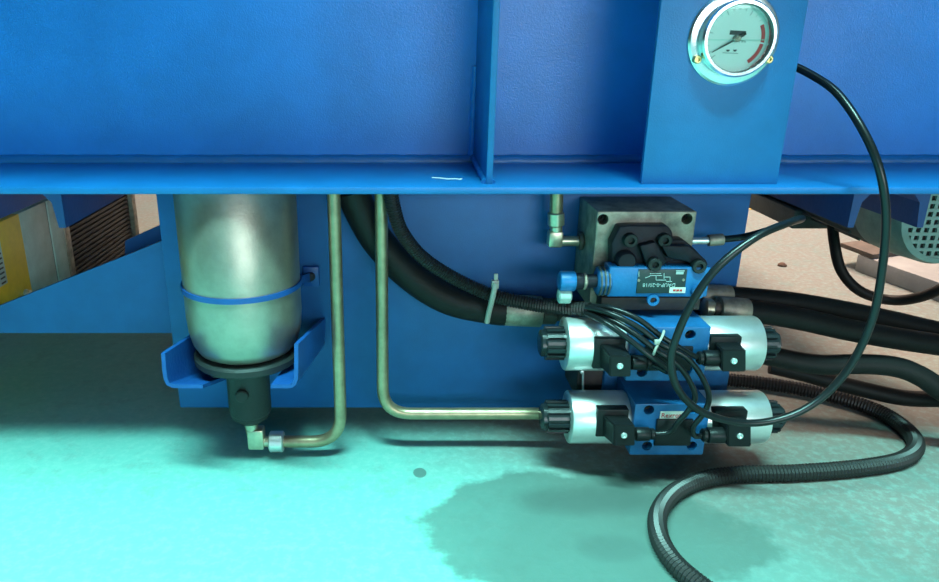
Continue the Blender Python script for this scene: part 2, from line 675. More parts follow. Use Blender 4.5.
for k in range(21):
    a = -130 + k * 260 / 20
    if 58 < a:
        continue
    big = k % 4 == 0
    obj('scale_mark', bar(on_dial(Rd * (.78 if big else .85), a), on_dial(Rd * .92, a), 0.0005 if big else 0.0003), 'ink_grey', gauge, 0)
obj('dial_logo', bar(dc + Vector((-.0052, -.0002, .0042)), dc + Vector((.0065, -.0002, .0036)), .0030), 'ink_black', gauge, 0)
obj('dial_logo', bar(dc + Vector((.0020, -.0002, .0014)), dc + Vector((.0066, -.0002, .0040)), .0026), 'ink_black', gauge, 0)
for k in range(2):
    c = dc + Vector((-.0048 + k * .0052, -.0003, -.0078))
    obj('dial_mark', prism([c + Vector((math.cos(t) * .0013, 0, math.sin(t) * .0014)) for t in [math.pi + i * math.pi / 8 for i in range(9)]], FRONT * .0002), 'ink_black', gauge, 0)
obj('dial_unit', text('MPa', 0.0030, dc + Vector((.0050, -.0003, -.0020)), XA, ZA), 'ink_grey', gauge, 0)
obj('dial_line', bar(dc + Vector((-.0085, -.0002, -.0100)), dc + Vector((.0030, -.0002, -.0105)), .0006), 'ink_grey', gauge, 0)
nd = on_dial(Rd * .86, 241, .0022)
nb = on_dial(Rd * .22, 61, .0022)
dirn = (nd - nb).normalized()
side = dirn.cross(FRONT).normalized()
obj('needle', prism([nb + side * .0009, nd + side * .0003, nd - side * .0003, nb - side * .0009], FRONT * .0004), 'ink_black', gauge, 0)
obj('hub', lathe([(0, 0), (.0026, 0), (.0026, .003), (.0018, .0038), (0, .0038)], dc, FRONT, 20), 'steel', gauge)
obj('liquid_line', bar(dc + Vector((-Rd * .98, -.003, -.0010)), dc + Vector((Rd * .98, -.003, -.0010)), .0004), 'liquid_line', gauge, 0)
obj('glass', lathe([(0, bd - .0042), (Rd + .0004, bd - .0042), (Rd + .0004, bd - .0030), (0, bd - .0030)], rc, FRONT, 48), 'gauge_glass', gauge, 30)
for deg in (0, 119, 241):
    c = rc + Vector((math.sin(math.radians(deg)), 0, math.cos(math.radians(deg)))) * (Rr - 0.0035)
    sc = obj('screw', lathe([(0, .002), (.0030, .002), (.0030, .0062), (.0024, .0068), (.0016, .0068), (.0014, .0050), (0, .0050)], c, FRONT, 18), 'brass', gauge)

# ------------------------------------------------------------------ oil tank
YT = 0.67
tx0, tx1 = P(171, 330, YT).x, P(744.5, 240, YT).x
tz0 = P(CX, 408, YT).z
tank = thing('oil_tank', ((tx0 + tx1) / 2, YT + 0.1, tz0), 'big plain blue steel tank box behind the silver filter', 'tank')
obj('body', box(tx0, tx1, YT, YT + 0.22, tz0, ZB - 0.0005, 0.0015), 'blue_tank_shaded', tank)

# gusset plates that reach left from the tank
YQ = 0.715
obj_g = fprism([(-60, 330), (0, 305.5), (131, 253.5), (176, 235), (176, 333), (-60, 333)], YQ, YQ + 0.006)
tag(obj('gusset_plate', obj_g, 'blue_tank_shaded', None, 0), 'blue plate with sloping upper edge left of the tank', 'plate')
obj_g = prism([P(125, 241, .80), P(168, 221.5, .80), P(168, 262, .80), P(125, 281, .80)], (0, .006, 0))
tag(obj('gusset_plate', obj_g, 'blue_bracket', None, 0), 'small dark blue plate showing behind the sloping plate', 'plate')

# ------------------------------------------------------------------ oil filter
YC = 0.6155
fxc = P(243, 290, YC).x
RC = 0.0518
zc_top = ZB - 0.0008
zc_b = P(CX, 369, YC - RC * .85).z
canz = zc_top - zc_b
flt = thing('oil_filter', (fxc, YC, zc_b), 'silver grey oil filter canister hanging head down in front of tank', 'filter')
O = Vector((fxc, YC, zc_b))
prof = [(0, 0), (RC * .70, 0), (RC * .84, .004), (RC * .93, .012), (RC * .98, .024), (RC, .038), (RC, canz - .001), (RC - .001, canz), (0, canz)]
obj('canister', lathe(prof, O, ZA, 64), 'canister_metal', flt, 50)
RR = 0.0485
zr0 = P(CX, 388.3, 0.560).z + .0040
zr1 = zc_b + .0002
obj('head_ring', lathe([(0, 0), (RR - .002, 0), (RR, .002), (RR, zr1 - zr0 - .002), (RR - .002, zr1 - zr0), (0, zr1 - zr0)], (fxc, YC, zr0), ZA, 56), 'head_black', flt, 40)
hx = P(250.5, 410, YC).x
hz1 = zr0
hz0 = P(CX, 428, YC - .014).z
hd = merge(lathe([(0, 0), (.0105, 0), (.0150, .0045), (.0180, .006), (.0180, .0095), (.0196, .011), (.0200, .013), (.0200, hz1 - hz0 - .003), (.0215, hz1 - hz0), (0, hz1 - hz0)], (hx, YC, hz0), ZA, 28))
head = obj('head', hd, 'head_black', flt, 40)
pc = Vector((hx - .002, YC - .0196, (hz0 + hz1) / 2 + .004))
obj('port_plug', lathe([(0, 0), (.0062, 0), (.0062, .003), (.005, .004), (0, .004)], pc, FRONT, 20), 'head_black', head)
obj('head_bolt', lathe([(0, 0), (.005, 0), (.005, .006), (0, .006)], (fxc - .024, YC - .026, zr0), -ZA, 16), 'head_black', flt)

# clamp band round the canister
zb = P(CX, 301.5, YC - RC).z
band = thing('clamp_band', (fxc, YC, zb), 'thin blue clamp band strapped round the silver canister', 'clamp')
obj('band', ringlathe([(RC + .0003, -.0023), (RC + .0018, -.0023), (RC + .0018, .0023), (RC + .0003, .0023)], (fxc, YC, zb), ZA, 64), 'blue_bracket', band, 40)
tabc = P(312, 275, YT - .001)
obj('tab', fbox(303, 267, 319, 287, YT - .006, YT - .0005, .0012), 'blue_bracket', band)
obj('strap_arm', prism([Vector((fxc + RC - .002, YC + .006, zb - .003)), Vector((tabc.x - .002, YT - .006, tabc.z - .006)), Vector((tabc.x - .002, YT - .006, tabc.z + .004)), Vector((fxc + RC - .002, YC + .006, zb + .003))], (.0018, 0, 0)), 'blue_bracket', band, 0)
obj('bolt', hexnut(P(311, 276, YT - .006), P(311, 276, YT - .006) + FRONT * .005, .0048), 'cast_black', band)

# forked bracket under the filter: a folded shape on each side
YBf = 0.560
brk = thing('filter_bracket', (fxc, YBf, zr0 - .006), 'blue folded steel fork bracket holding up the filter head', 'bracket')


def fold(pts_px, width_px, Yf, backs):
    """L shaped strip: front outline pixels, swept to the back outline"""
    t = 0.0035
    fr = [P(x, y, Yf) for x, y in pts_px]
    bm = bmesh.new()
    n = len(fr)
    cen = sum(fr, Vector()) / n

    def offset(pts):
        out = []
        for i, p in enumerate(pts):
            a, b = pts[max(i - 1, 0)], pts[min(i + 1, n - 1)]
            d = (b - a)
            d.y = 0
            d.normalize()
            out.append(p + Vector((-d.z, 0, d.x)) * t)
        return out
    lay = []
    for pts in (fr, backs):
        inn = offset(pts)
        lay.append(([bm.verts.new(p) for p in pts], [bm.verts.new(p) for p in inn]))
    (fo, fi), (bo, bi) = lay
    for i in range(n - 1):
        bm.faces.new((fo[i], fo[i + 1], fi[i + 1], fi[i]))
        bm.faces.new((bo[i], bi[i], bi[i + 1], bo[i + 1]))
        bm.faces.new((fo[i], bo[i], bo[i + 1], fo[i + 1]))
        bm.faces.new((fi[i], fi[i + 1], bi[i + 1], bi[i]))
    for i in (0, n - 1):
        bm.faces.new((fo[i], fi[i], bi[i], bo[i]))
    return bm


Lf = [(161, 353), (162, 368), (163.5, 379), (166.5, 385), (172, 387.8), (180, 388.3), (203, 388.3)]
zlow = P(CX, 388.3, YBf).z
Lb_top = P(202, 322, YT - .001)


def backs(front, top, xo, corner_lo):
    out = []
    ztop = P(front[0][0], front[0][1], YBf).z
    fl = [P(x, y, YBf) for x, y in front]
    for p in fl:
        f = (p.z - zlow) / (ztop - zlow)
        out.append(Vector((p.x + xo, YT - .0005, corner_lo + (top.z - corner_lo) * f)))
    return out


obj('cheek', fold(Lf, 0, YBf, backs(Lf, Lb_top, .013, P(202, 372, YT).z)), 'blue_bracket', brk, 40)
Rf = [(271, 388.3), (288, 388.3), (292.5, 387.6), (296, 385), (298, 379), (298.3, 362), (298.3, 344)]
Rb_top = P(326, 318, YT - .001)
Rbk = backs(Rf[::-1], Rb_top, P(325, 330, YT).x - P(298, 360, YBf).x, P(325, 350, YT).z)[::-1]
obj('cheek', fold(Rf, 0, YBf, Rbk), 'blue_bracket', brk, 40)

# elbow under the filter and the pipe that leaves it
YE = YC - .004
elb = thing('elbow_fitting', (hx, YE, hz0), 'brass coloured elbow fitting screwed under the filter head', 'fitting')
ez = P(CX, 441.5, YE).z
ex = P(255, 441, YE).x
obj('stem', cyl((hx, YE, hz0 + .001), (ex, YE, ez), .0062, 20), 'fitting_metal', elb)
obj('elbow_body', fbox(247, 431, 263.5, 450.5, YE - .0065, YE + .0065, .002), 'fitting_metal', elb)
obj('arm', cyl((ex, YE, ez), (P(271, 441, YE).x, YE, ez), .0052, 20), 'fitting_metal', elb)
obj('nut', hexnut((P(269.5, 441, YE).x, YE, ez), (P(284, 441, YE).x, YE, ez), .0108), 'zinc', elb)

pr = 0.0058
ztop = ZB - .0006
x1 = P(337, 300, YE).x
p1 = rounded([(x1, YE, ztop), (x1, YE, ez), (P(282, 441, YE).x, YE, ez)], .030)
p1 = [Vector(p) for p in p1]
tag(obj('oil_pipe', tube(p1, pr, 18), 'pipe_metal', None, 60), 'bare metal pipe bending left into the elbow under the filter', 'pipe')
YP = 0.621
x2 = P(382, 300, YP).x
z2 = P(CX, 413.5, YP).z
p2 = rounded([(x2, YP, ztop), (x2, YP, z2), (P(600, 413, YP).x, YP, z2)], .028)
tag(obj('oil_pipe', tube(p2, pr, 18), 'pipe_metal', None, 60), 'bare metal pipe bending right towards the lower solenoid valve', 'pipe')

# ------------------------------------------------------------------ manifold and steel block
YM = 0.616
mf = thing('manifold_block', P(650, 440, YM), 'dark blue manifold block behind the two solenoid valves', 'manifold')
obj('body', fbox(603, 332, 728, 440, YM, YT - .0005, .002), 'blue_valve', mf)
obj('spacer', fbox(577, 366, 603, 398, YM + .004, YT - .001, .001), 'dark_block', mf)
obj('rod', cyl(P(583, 369, YM - .001), P(583, 393, YM - .001), .0010, 10), 'zinc', mf)
obj('rod_tip', lathe([(0, -.002), (.0018, -.001), (.0018, .001), (0, .002)], P(582, 372, YM - .001), FRONT, 12), 'zinc', mf)

YS = 0.606
sb = thing('steel_block', P(643, 306, YS), 'grey machined steel block with bolt holes under the beam', 'block')
zs1 = P(CX, 211.5, YS).z
zs0 = P(CX, 309, YS).z
sx0, sx1 = P(594, 250, YS).x, P(692, 250, YS).x
holes = [cyl(P(603, 219.5, YS) - YA * .01, P(603, 219.5, YS) + YA * .014, 5.6 * mpp(219, YS), 24),
         cyl(P(687, 219, YS) - YA * .01, P(687, 219, YS) + YA * .014, 5.6 * mpp(219, YS), 24)]
obj('body', cut(box(sx0, sx1, YS, YT - .0005, zs0 + .001, zs1, .0012), holes), 'steel', sb, 30)
for hp in ((603, 219.5), (687, 219)):
    q = P(hp[0], hp[1], YS)
    obj('bolt', lathe([(0, 0), (.0042, 0), (.0042, .0035), (.0022, .0035), (.0022, .001), (0, .001)], q + YA * .0138, FRONT, 18), 'hole_black', sb)
obj('under_plate', fbox(601, 297.5, 700, 310, YS - .016, YS - .0005, .001), 'dark_block', sb)

# ------------------------------------------------------------------ pressure valve on the block
pv = thing('pressure_valve', P(655, 296, YS - .02), 'black cast pressure valve with blue body and dark nameplate', 'valve')
YV = YS - .014
cast = fprism([(612, 269), (612, 243), (620, 227), (629, 226), (668, 226), (672, 231), (674, 240), (684, 240), (693, 247), (708, 263), (708, 272), (700, 276), (612, 276)], YV, YS - .0003, .0012)
casting = obj('casting', cast, 'cast_black', pv, 35)
obj('casting_rib', fprism([(640, 246), (656, 242), (668, 262), (660, 269), (648, 269)], YV - .008, YV + .001, .0015), 'cast_black', casting, 35)
obj('casting_rib', fprism([(662, 246), (690, 246), (708, 262), (700, 270), (688, 262), (668, 258)], YV - .008, YV + .001, .0015), 'cast_black', casting, 35)
obj('boss', lathe([(0, 0), (.0085, 0), (.0085, .007), (.007, .009), (0, .009)], P(624, 259, YV), FRONT, 24), 'cast_black', casting)
for bx_, by_, bd_ in ((629, 239, 0), (663, 239, 0), (653, 263, .008), (697, 265, .008)):
    q = P(bx_, by_, YV - bd_)
    obj('socket_bolt', lathe([(0, -.001), (.0058, -.001), (.0058, .006), (.0052, .0066), (.0030, .0066), (.0030, .003), (0, .003)], q, FRONT, 20), 'head_black', casting)
YVb = YV - .012
obj('body', fbox(608.5, 267.5, 709, 297, YVb, YV + .006, .0012), 'blue_bright', pv)
npx = (637.5, 269.5, 686, 293.5)
np_ = obj('nameplate', fbox(npx[0], npx[1], npx[2], npx[3], YVb - .0012, YVb, .0003), 'plate_dark', pv, label='dark nameplate with upside-down print')
YN = YVb - .0013
RX, RZ = Vector((-1, 0, 0)), Vector((0, 0, -1))      # the plate hangs upside down
obj('print_line', text('DAUP-0-20/18', 0.0046, P(659, 285, YN), RX, RZ), 'plate_print', np_, 0)
obj('print_logo', bar(P(676, 269.8 + 1, YN), P(684.5, 270.8, YN), .0008), 'plate_print', np_, 0)
obj('print_logo', bar(P(676, 273, YN), P(683.5, 273, YN), .0022), 'plate_print', np_, 0)
for a, b in (((650, 273.5), (661, 273.5)), ((650, 275.5), (662, 275.5)), ((656, 280), (666, 280)), ((645, 278), (650, 276)), ((656, 275.5), (656, 280)), ((664, 273), (664, 279)), ((664, 277), (670, 277)), ((666, 281.5), (672, 281.5)), ((670, 277), (670, 281.5)), ((638.8, 271.5), (638.8, 276.5))):
    obj('print_symbol', bar(P(*a, YN), P(*b, YN), .0005), 'plate_print', np_, 0)
for q in ((638.8, 280.5), (683.5, 280)):
    obj('rivet', lathe([(0, 0), (.0013, 0), (.0010, .0006), (0, .0006)], P(*q, YN), FRONT, 12), 'steel', np_)
obj('sticker', fbox(669.5, 287.5, 685.5, 293, YN - .0003, YN + .0001), 'label_white', np_, 0)
for k in range(3):
    obj('sticker_print', bar(P(673 + k * 3.3, 290.4, YN - .0004), P(675.6 + k * 3.3, 290.2, YN - .0004), .0016), 'ink_red', np_, 0)
obj('bolt_ring', ringlathe([(.0028, 0), (.0050, 0), (.0050, .004), (.0028, .004)], P(652, 299, YVb + .002), FRONT, 20), 'blue_bright', pv)
obj('bolt_ring', ringlathe([(.0028, 0), (.0056, 0), (.0056, .004), (.0028, .004)], P(697, 291, YVb), FRONT, 20), 'blue_valve', pv)
# adjuster on its left end
ay = 281
Ya = YV - .003
za = P(CX, ay, Ya).z
ax = lambda x: P(x, ay, Ya).x
adj = obj('adjuster_nut', hexnut((ax(596), Ya, za), (ax(609), Ya, za), .0125, .0008), 'blue_valve', pv)
for k in range(3):
    obj('thread_ring', ringlathe([(.009, 0), (.0131, 0), (.0131, .0012), (.009, .0012)], (ax(597.5 + k * 4), Ya, za), XA, 24), 'motor_green', adj)
obj('adjuster_stem', cyl((ax(585), Ya, za), (ax(597), Ya, za), .0058, 18), 'cast_black', pv)
obj('lock_nut', hexnut((ax(582), Ya, za), (ax(586.5), Ya, za), .0080), 'steel', pv)
obj('adjuster_sleeve', cyl((ax(574), Ya, za), (ax(583), Ya, za), .0072, 20, .001), 'cast_black', pv)
obj('adjuster_knob', cyl((ax(559), Ya, za), (ax(575), Ya, za), .0088, 24, .0015), 'blue_bright', pv)
lz = P(CX, 289, Ya).z
obj('knob_lug', hexnut((ax(559), Ya, lz - .006), (ax(572), Ya, lz - .006), .0075), 'grey_green', pv)

# port stub and small elbow left of the block
YU = 0.645
el2 = thing('elbow_fitting', P(556, 245, YU), 'brass elbow with nut at left of the steel block', 'fitting')
q = lambda x, y: P(x, y, YU)
obj('tube_stub', cyl(q(556, 196) + ZA * .012, q(556, 215), .0060, 18), 'pipe_metal', el2)
obj('nut', hexnut(q(556, 212), q(556, 226), .0082), 'fitting_metal', el2)
obj('neck', cyl(q(556, 225), q(556, 236), .0058, 18), 'fitting_metal', el2)
obj('elbow_body', fbox(549, 232, 563.5, 248, YU - .006, YU + .006, .002), 'fitting_metal', el2)
obj('arm', cyl(q(558, 241), Vector((sx0 - .003, YU, q(571, 241).z)), .0048, 18), 'fitting_metal', el2)
obj('collar', cyl(Vector((sx0 - .0045, YU, q(571, 241).z)), Vector((sx0 - .0003, YU, q(571, 241).z)), .0085, 22, .001), 'brown_fitting', el2)

# ------------------------------------------------------------------ solenoid valves
def gear(a, r0, r1, length, n=14):
    """knob along X from a, slotted round its side"""
    pts = []
    for k in range(n):
        for f, r in ((0.0, r0), (0.42, r0), (0.5, r1), (0.92, r1)):
            t = 2 * math.pi * (k + f) / n
            pts.append(Vector(a) + Vector((0, math.cos(t) * r, math.sin(t) * r)))
    return prism(pts, (length, 0, 0))


YX = 0.588


def solenoid_valve(axisL, axisR, bodypx, solL, solR, knobL, knobR, conL, conR, holespx, label, up):
    ymid = (axisL + axisR) / 2
    z = P(CX, ymid, YX).z
    X = lambda px: P(px, ymid, YX).x
    t = thing('solenoid_valve', (X((bodypx[0] + bodypx[2]) / 2), YX, z - .03), label, 'valve', 'solenoid valves')
    YB = 0.561
    xa, xb = P(bodypx[0], (bodypx[1] + bodypx[3]) / 2, YB).x, P(bodypx[2], (bodypx[1] + bodypx[3]) / 2, YB).x
    zt, zb_ = P(CX, bodypx[1], YB).z, P(CX, bodypx[3], YB).z
    cs = [cyl(P(h[0], h[1], YB) - YA * .01, P(h[0], h[1], YB) + YA * .012, .0046, 20) for h in holespx]
    body = obj('body', cut(box(xa, xb, YB, YM - .0005, zb_, zt, .0010), cs), 'blue_valve', t, 30)
    for h in holespx:
        c = P(h[0], h[1], YB)
        obj('socket_bolt', lathe([(0, 0), (.0037, 0), (.0037, .004), (.002, .004), (.002, .001), (0, .001)], c + YA * .0118, FRONT, 14), 'hole_black', body)
    R = 0.0243
    for (s0, s1), knob, con, sign in ((solL, knobL, conL, -1), (solR, knobR, conR, 1)):
        a, b = X(s0), X(s1)
        if sign < 0:
            b = xa + .001
        else:
            a = xb - .001
        so = obj('solenoid', cyl((a, YX, z), (b, YX, z), R, 44, .0016), 'zinc', t, 40)
        k0, k1 = X(knob[0]), X(knob[1])
        kn = obj('end_knob', merge(gear((k0, YX, z), .0152, .0128, k1 - k0), cyl((k0 - .0010, YX, z), (k1 + .0010, YX, z), .0118, 28, .001)), 'knob_plastic', t, 30)
        o0 = k0 - .005 if sign < 0 else k1
        obj('end_cap', hexnut((o0 - (.0 if sign < 0 else .001), YX, z), (o0 + .005 + (.001 if sign < 0 else 0), YX, z), .0125), 'knob_plastic', kn)
        # plug connector in front of the coil
        (px0, py0, px1, py1), (fx0, fy0, fx1, fy1), scr, gl = con
        Yp = YX - R - .001
        Yf = 0.543
        cn = obj('plug_connector', fbox(px0, py0, px1, py1, Yp, Yp + .010, .001), 'plastic_black', t)
        # housing tapers from the plate to the front face
        bmh = bmesh.new()
        bk = [P(px0 + 6, py0 + 5, Yp), P(px1 - 1, py0 + 5, Yp), P(px1 - 1, fy1 - 10, Yp), P(px0 + 6, fy1 - 10, Yp)]
        fr = [P(fx0, fy0, Yf), P(fx1, fy0, Yf), P(fx1, fy1, Yf), P(fx0, fy1, Yf)]
        vb = [bmh.verts.new(p) for p in bk]
        vf = [bmh.verts.new(p) for p in fr]
        bmh.faces.new(vf)
        bmh.faces.new(vb[::-1])
        for i in range(4):
            bmh.faces.new((vf[i], vb[i], vb[(i + 1) % 4], vf[(i + 1) % 4]))
        bmesh.ops.recalc_face_normals(bmh, faces=bmh.faces)
        bmesh.ops.bevel(bmh, geom=list(bmh.edges), offset=.0009, segments=2, affect='EDGES')
        obj('housing', bmh, 'plastic_black', cn, 30)
        obj('screw', lathe([(0, 0), (.0028, 0), (.0024, .0012), (.0012, .0013), (.0008, .0006), (0, .0006)], P(*scr, Yf), FRONT, 16), 'zinc', cn)
        gy = (gl[1] + gl[3]) / 2
        Yg = Yf + .009
        ga, gb = P(gl[0], gy, Yg), P(gl[2], gy, Yg)
        gr = (gl[3] - gl[1]) / 2 * mpp(gy, Yg)
        gnd = obj('cable_gland', cyl(ga, gb, gr, 22, .001), 'plastic_black', cn)
        e = gb if sign < 0 else ga
        obj('gland_nut', hexnut(e, e + Vector((-sign * .005, 0, 0)), gr * .92), 'plastic_black', cn)
    return t, body, YB


vu, bu, YB = solenoid_valve(344, 342, (628.5, 327, 707.5, 381), (563, 628), (706, 754), (545, 563), (754, 770),
                            ((594, 339, 625, 369), (610, 356, 631, 377), (620, 366), (631, 355, 645, 370)),
                            ((709, 337, 740, 367), (722, 350, 746, 372), (734, 361), (703, 350, 722, 366)),
                            ((690.5, 335), (687, 370), (645, 339), (642, 372)),
                            'upper solenoid valve with two silver coils and blue centre body', True)
vl, bl, YB = solenoid_valve(417, 416, (632.5, 404, 707, 455), (567, 632), (710, 760), (546, 567), (760, 775),
                            ((597, 410, 628, 437), (614, 425, 635, 446), (624, 435.5), (635, 427, 649, 441)),
                            ((713, 411, 746, 439), (728, 425, 751, 447), (740, 436), (707, 427, 728, 443)),
                            ((649, 410), (647, 446), (693, 409.5), (692, 446)),
                            'lower solenoid valve with two silver coils nearest the floor', False)
obj('nameplate', fbox(645, 347, 692, 371, YB - .003, YB, .0006), 'plastic_black', vu)
obj('nameplate', fbox(656, 420, 692, 446, YB - .003, YB, .0006), 'plastic_black', vl)
br = obj('brand_label', fbox(660, 411.5, 686, 420, YB - .0008, YB, .0002), 'label_white', vl, label='pale label with red lettering')
obj('lettering', text('Rexroth', 0.0062, P(673, 415.6, YB - .0010), XA, ZA), 'ink_red', br, 0)

# ------------------------------------------------------------------ hoses and cables
def px_path(pts, step=0.004):
    return spline([P(x, y, Y) for x, y, Y in pts], step)


# big hose left of the steel block
hp = px_path([(346, 172, .630), (358, 205, .638), (378, 241, .645), (410, 275, .650), (448, 299, .652), (492, 309, .652), (510, 310.3, .652)])
hz_ = [p for p in hp if p.z < ZB - .008]
hose = thing('hydraulic_hose', hz_[0], 'thick black hydraulic hose curving left of the steel block', 'hose')
obj('hose_body', tube(hz_, .0150, 20), 'rubber', hose, 60)
obj('crimp_collar', cyl(P(504, 310, .652), P(541, 311.5, .652), .0152, 26, .001), 'steel', hose)
obj('fitting_nut', hexnut(P(541, 311, .652), P(556, 311, .652), .0135), 'brown_fitting', hose)
obj('fitting_tail', cyl(P(553, 311, .652), Vector((P(603, 311, YM).x - .001, .652, P(553, 311, .652).z)), .010, 18), 'brown_fitting', hose)

cond = px_path([(389, 176, .600), (393, 205, .607), (402, 232, .613), (422, 257, .621), (452, 277, .627), (490, 294.5, .625), (530, 304, .612), (565, 308, .595), (590, 309, .583)], .0013)
cond = [p for p in cond if p.z < ZB - .007]
tag(obj('corrugated_conduit', tube(cond, .0066, 12, (2, .0011)), 'conduit_black', None, 20), 'black corrugated conduit curving down to the solenoid cables', 'conduit')

tie = thing('cable_tie', P(490, 300, .62), 'white cable tie strapping conduit to the thick hose', 'cable tie')
tp = [P(*a) for a in ((496, 283, .6135), (494, 291, .6130), (491.5, 302, .6200), (488.5, 314, .6310), (487, 322, .636))]
obj('strap', tube(spline(tp, .003), .0026, 8), 'tie_white', tie)
obj('lock_head', fbox(492, 281, 499, 289, .6125, .618, .0006), 'tie_white', tie)
obj('tail', fbox(494, 274, 498, 283, .614, .616, .0004), 'tie_white', tie)

# four solenoid cables out of the conduit
cable_specs = (
    ('uppermost cable of the bundle running to the upper right plug', [(586, 306.4, .5855), (610, 308, .568), (638, 319, .557), (662, 337, .5495), (680, 348, .547), (692, 355, .550), (700, 358, .552)]),
    ('cable looping right then down to the lower right plug', [(586, 307, .5790), (610, 313.5, .562), (638, 327, .552), (661, 344, .545), (686, 357, .541), (702, 377, .540), (709, 398, .541), (703, 414, .543), (693, 427, .546), (695, 436, .550), (705, 435, .552)]),
    ('inner looping cable running down to the lower left plug', [(586, 312.5, .5845), (609, 319, .5635), (635, 334, .5505), (656, 350, .543), (677, 364, .540), (690, 382, .540), (695, 398, .540), (688, 411, .542), (678, 422, .545), (670, 432, .549), (652, 434, .552)]),
    ('lowest cable of the bundle turning back to the upper left plug', [(586, 313.2, .5780), (606, 323, .558), (630, 340, .5470), (650, 356, .5400), (664, 366, .5410), (668, 372, .546), (658, 367, .5515), (648, 362.5, .552)]),
)
for lab, pts in cable_specs:
    tag(obj('solenoid_cable', tube(px_path(pts, .003), .0024, 12), 'cable_black', None, 60), 'thin black ' + lab, 'cable', 'solenoid cables')
tie2 = thing('cable_tie', P(660, 345, .54), 'pale cable tie round the solenoid cables on the upper valve', 'cable tie')
obj('strap', tube(spline([P(*a) for a in ((664, 331, .552), (662, 337, .5445), (658, 344, .5385), (654, 353, .5385), (653, 357, .545))], .002), .0011, 8), 'tie_white', tie2)
obj('lock_head', fbox(655, 340.5, 660, 345, .5370, .5400, .0005), 'tie_white', tie2)

# gauge hose: one loop from the block port to the back of the gauge
gh = [(722, 239.5, .640), (745, 236.5, .632), (775, 228, .610), (797, 219.5, .580), (801, 219, .560), (788, 223, .540), (758, 236, .528), (722, 263, .524), (697, 294, .524), (678, 333, .524), (671, 362, .524), (679, 391, .524), (704, 413, .526),
      (745, 423, .530), (785, 417.5, .530), (820, 399, .530), (850, 366, .530), (872, 320, .530), (882, 270, .530), (886, 215, .528), (879, 168, .532), (861, 127, .548), (836, 92, .572), (808, 73, .592), (785, 62, .604), (765, 50, .612)]
gline = thing('gauge_hose', P(722, 240, .64), 'thin black hose looping from the steel block up to the gauge', 'hose')
obj('hose_line', tube(px_path(gh, .004), .0031, 14), 'cable_black', gline, 60)
pz = P(693, 241, .640)
hzx = Vector((sx1 + .0003, .640, pz.z))
obj('port_nut', hexnut(hzx, hzx + XA * .004, .0078), 'fitting_metal', gline)
obj('stem', cyl(hzx, P(709, 240.5, .640), .0034, 16), 'zinc', gline)
obj('crimp_collar', cyl(P(708, 240.5, .640), P(723, 239.3, .640), .0054, 20, .0006), 'steel', gline)
obj('gauge_port', cyl(P(765, 50, .612), Vector((rc.x, YG + .005, P(765, 50, .612).z)), .005, 16), 'brass', gline)

# hoses to the right
def right_hose(lbl, pts, r, collar=None, nut=None, colmat='steel'):
    path = px_path(pts, .006)
    t = thing('hydraulic_hose', path[0], lbl, 'hose', 'hydraulic hoses on the right')
    obj('hose_body', tube(path, r, 20), 'rubber', t, 60)
    if collar:
        obj('crimp_collar', cyl(P(*collar[0]), P(*collar[1]), r * 1.12, 26, .0012), colmat, t)
    if nut:
        obj('fitting_nut', hexnut(P(*nut[0]), P(*nut[1]), r * .9), 'fitting_metal', t)
        obj('fitting_collar', cyl(P(*nut[1]), P(*nut[2]), r * .72, 20, .001), 'brown_fitting', t)
    return t


right_hose('black hose leaving the dark collar, topmost of those going right', [(722, 296.5, .658), (745, 297.5, .658), (790, 302, .66), (840, 310, .67), (890, 320, .68), (960, 335, .69), (1080, 352, .72), (1250, 350, .76), (1450, 330, .80)], .0100, ((698, 295.5, .658), (730, 296.5, .658)), None, 'steel')
right_hose('black hose leaving the silver collar with brass nut', [(738, 310.5, .632), (765, 313, .634), (800, 319, .638), (850, 330, .645), (900, 339, .65), (960, 348, .66), (1080, 368, .68), (1250, 372, .72), (1450, 352, .76)], .0108, ((718, 309, .632), (747, 311, .632)), ((703, 307.5, .632), (712, 308.5, .632), (719, 309, .632)))
right_hose('thick dark hose passing right behind the upper end knob', [(735, 347, .642), (775, 357, .64), (818, 364.5, .635), (860, 364, .63), (896, 367, .625), (922, 377, .62), (960, 400, .615), (1050, 428, .62), (1200, 428, .64), (1450, 405, .68)], .0098)
right_hose('lowest dull hose joining from behind at the right edge', [(770, 366, .72), (800, 373, .71), (830, 381, .70), (870, 391, .69), (905, 398, .68), (939, 399, .67), (970, 398, .66), (1060, 402, .68), (1200, 400, .70), (1450, 385, .74)], .0085)

# conduit on the floor
fr_ = .0080
fpts = [(640, 374), (690, 377), (740, 380.5), (790, 387), (840, 398), (880, 412), (907, 430), (916, 446), (903, 459), (865, 467), (800, 472.5), (745, 474), (705, 479), (675, 492), (659, 512), (659, 536), (672, 560), (697, 583), (732, 606), (785, 628), (860, 640), (950, 632), (1060, 610), (1200, 600)]
fpath = spline([Pz(x, y, fr_) for x, y in fpts], .0017)
tag(obj('floor_conduit', tube(fpath, fr_, 12, (2, .0013)), 'conduit_black', None, 20), 'black corrugated conduit snaking in a curve across the floor', 'conduit')

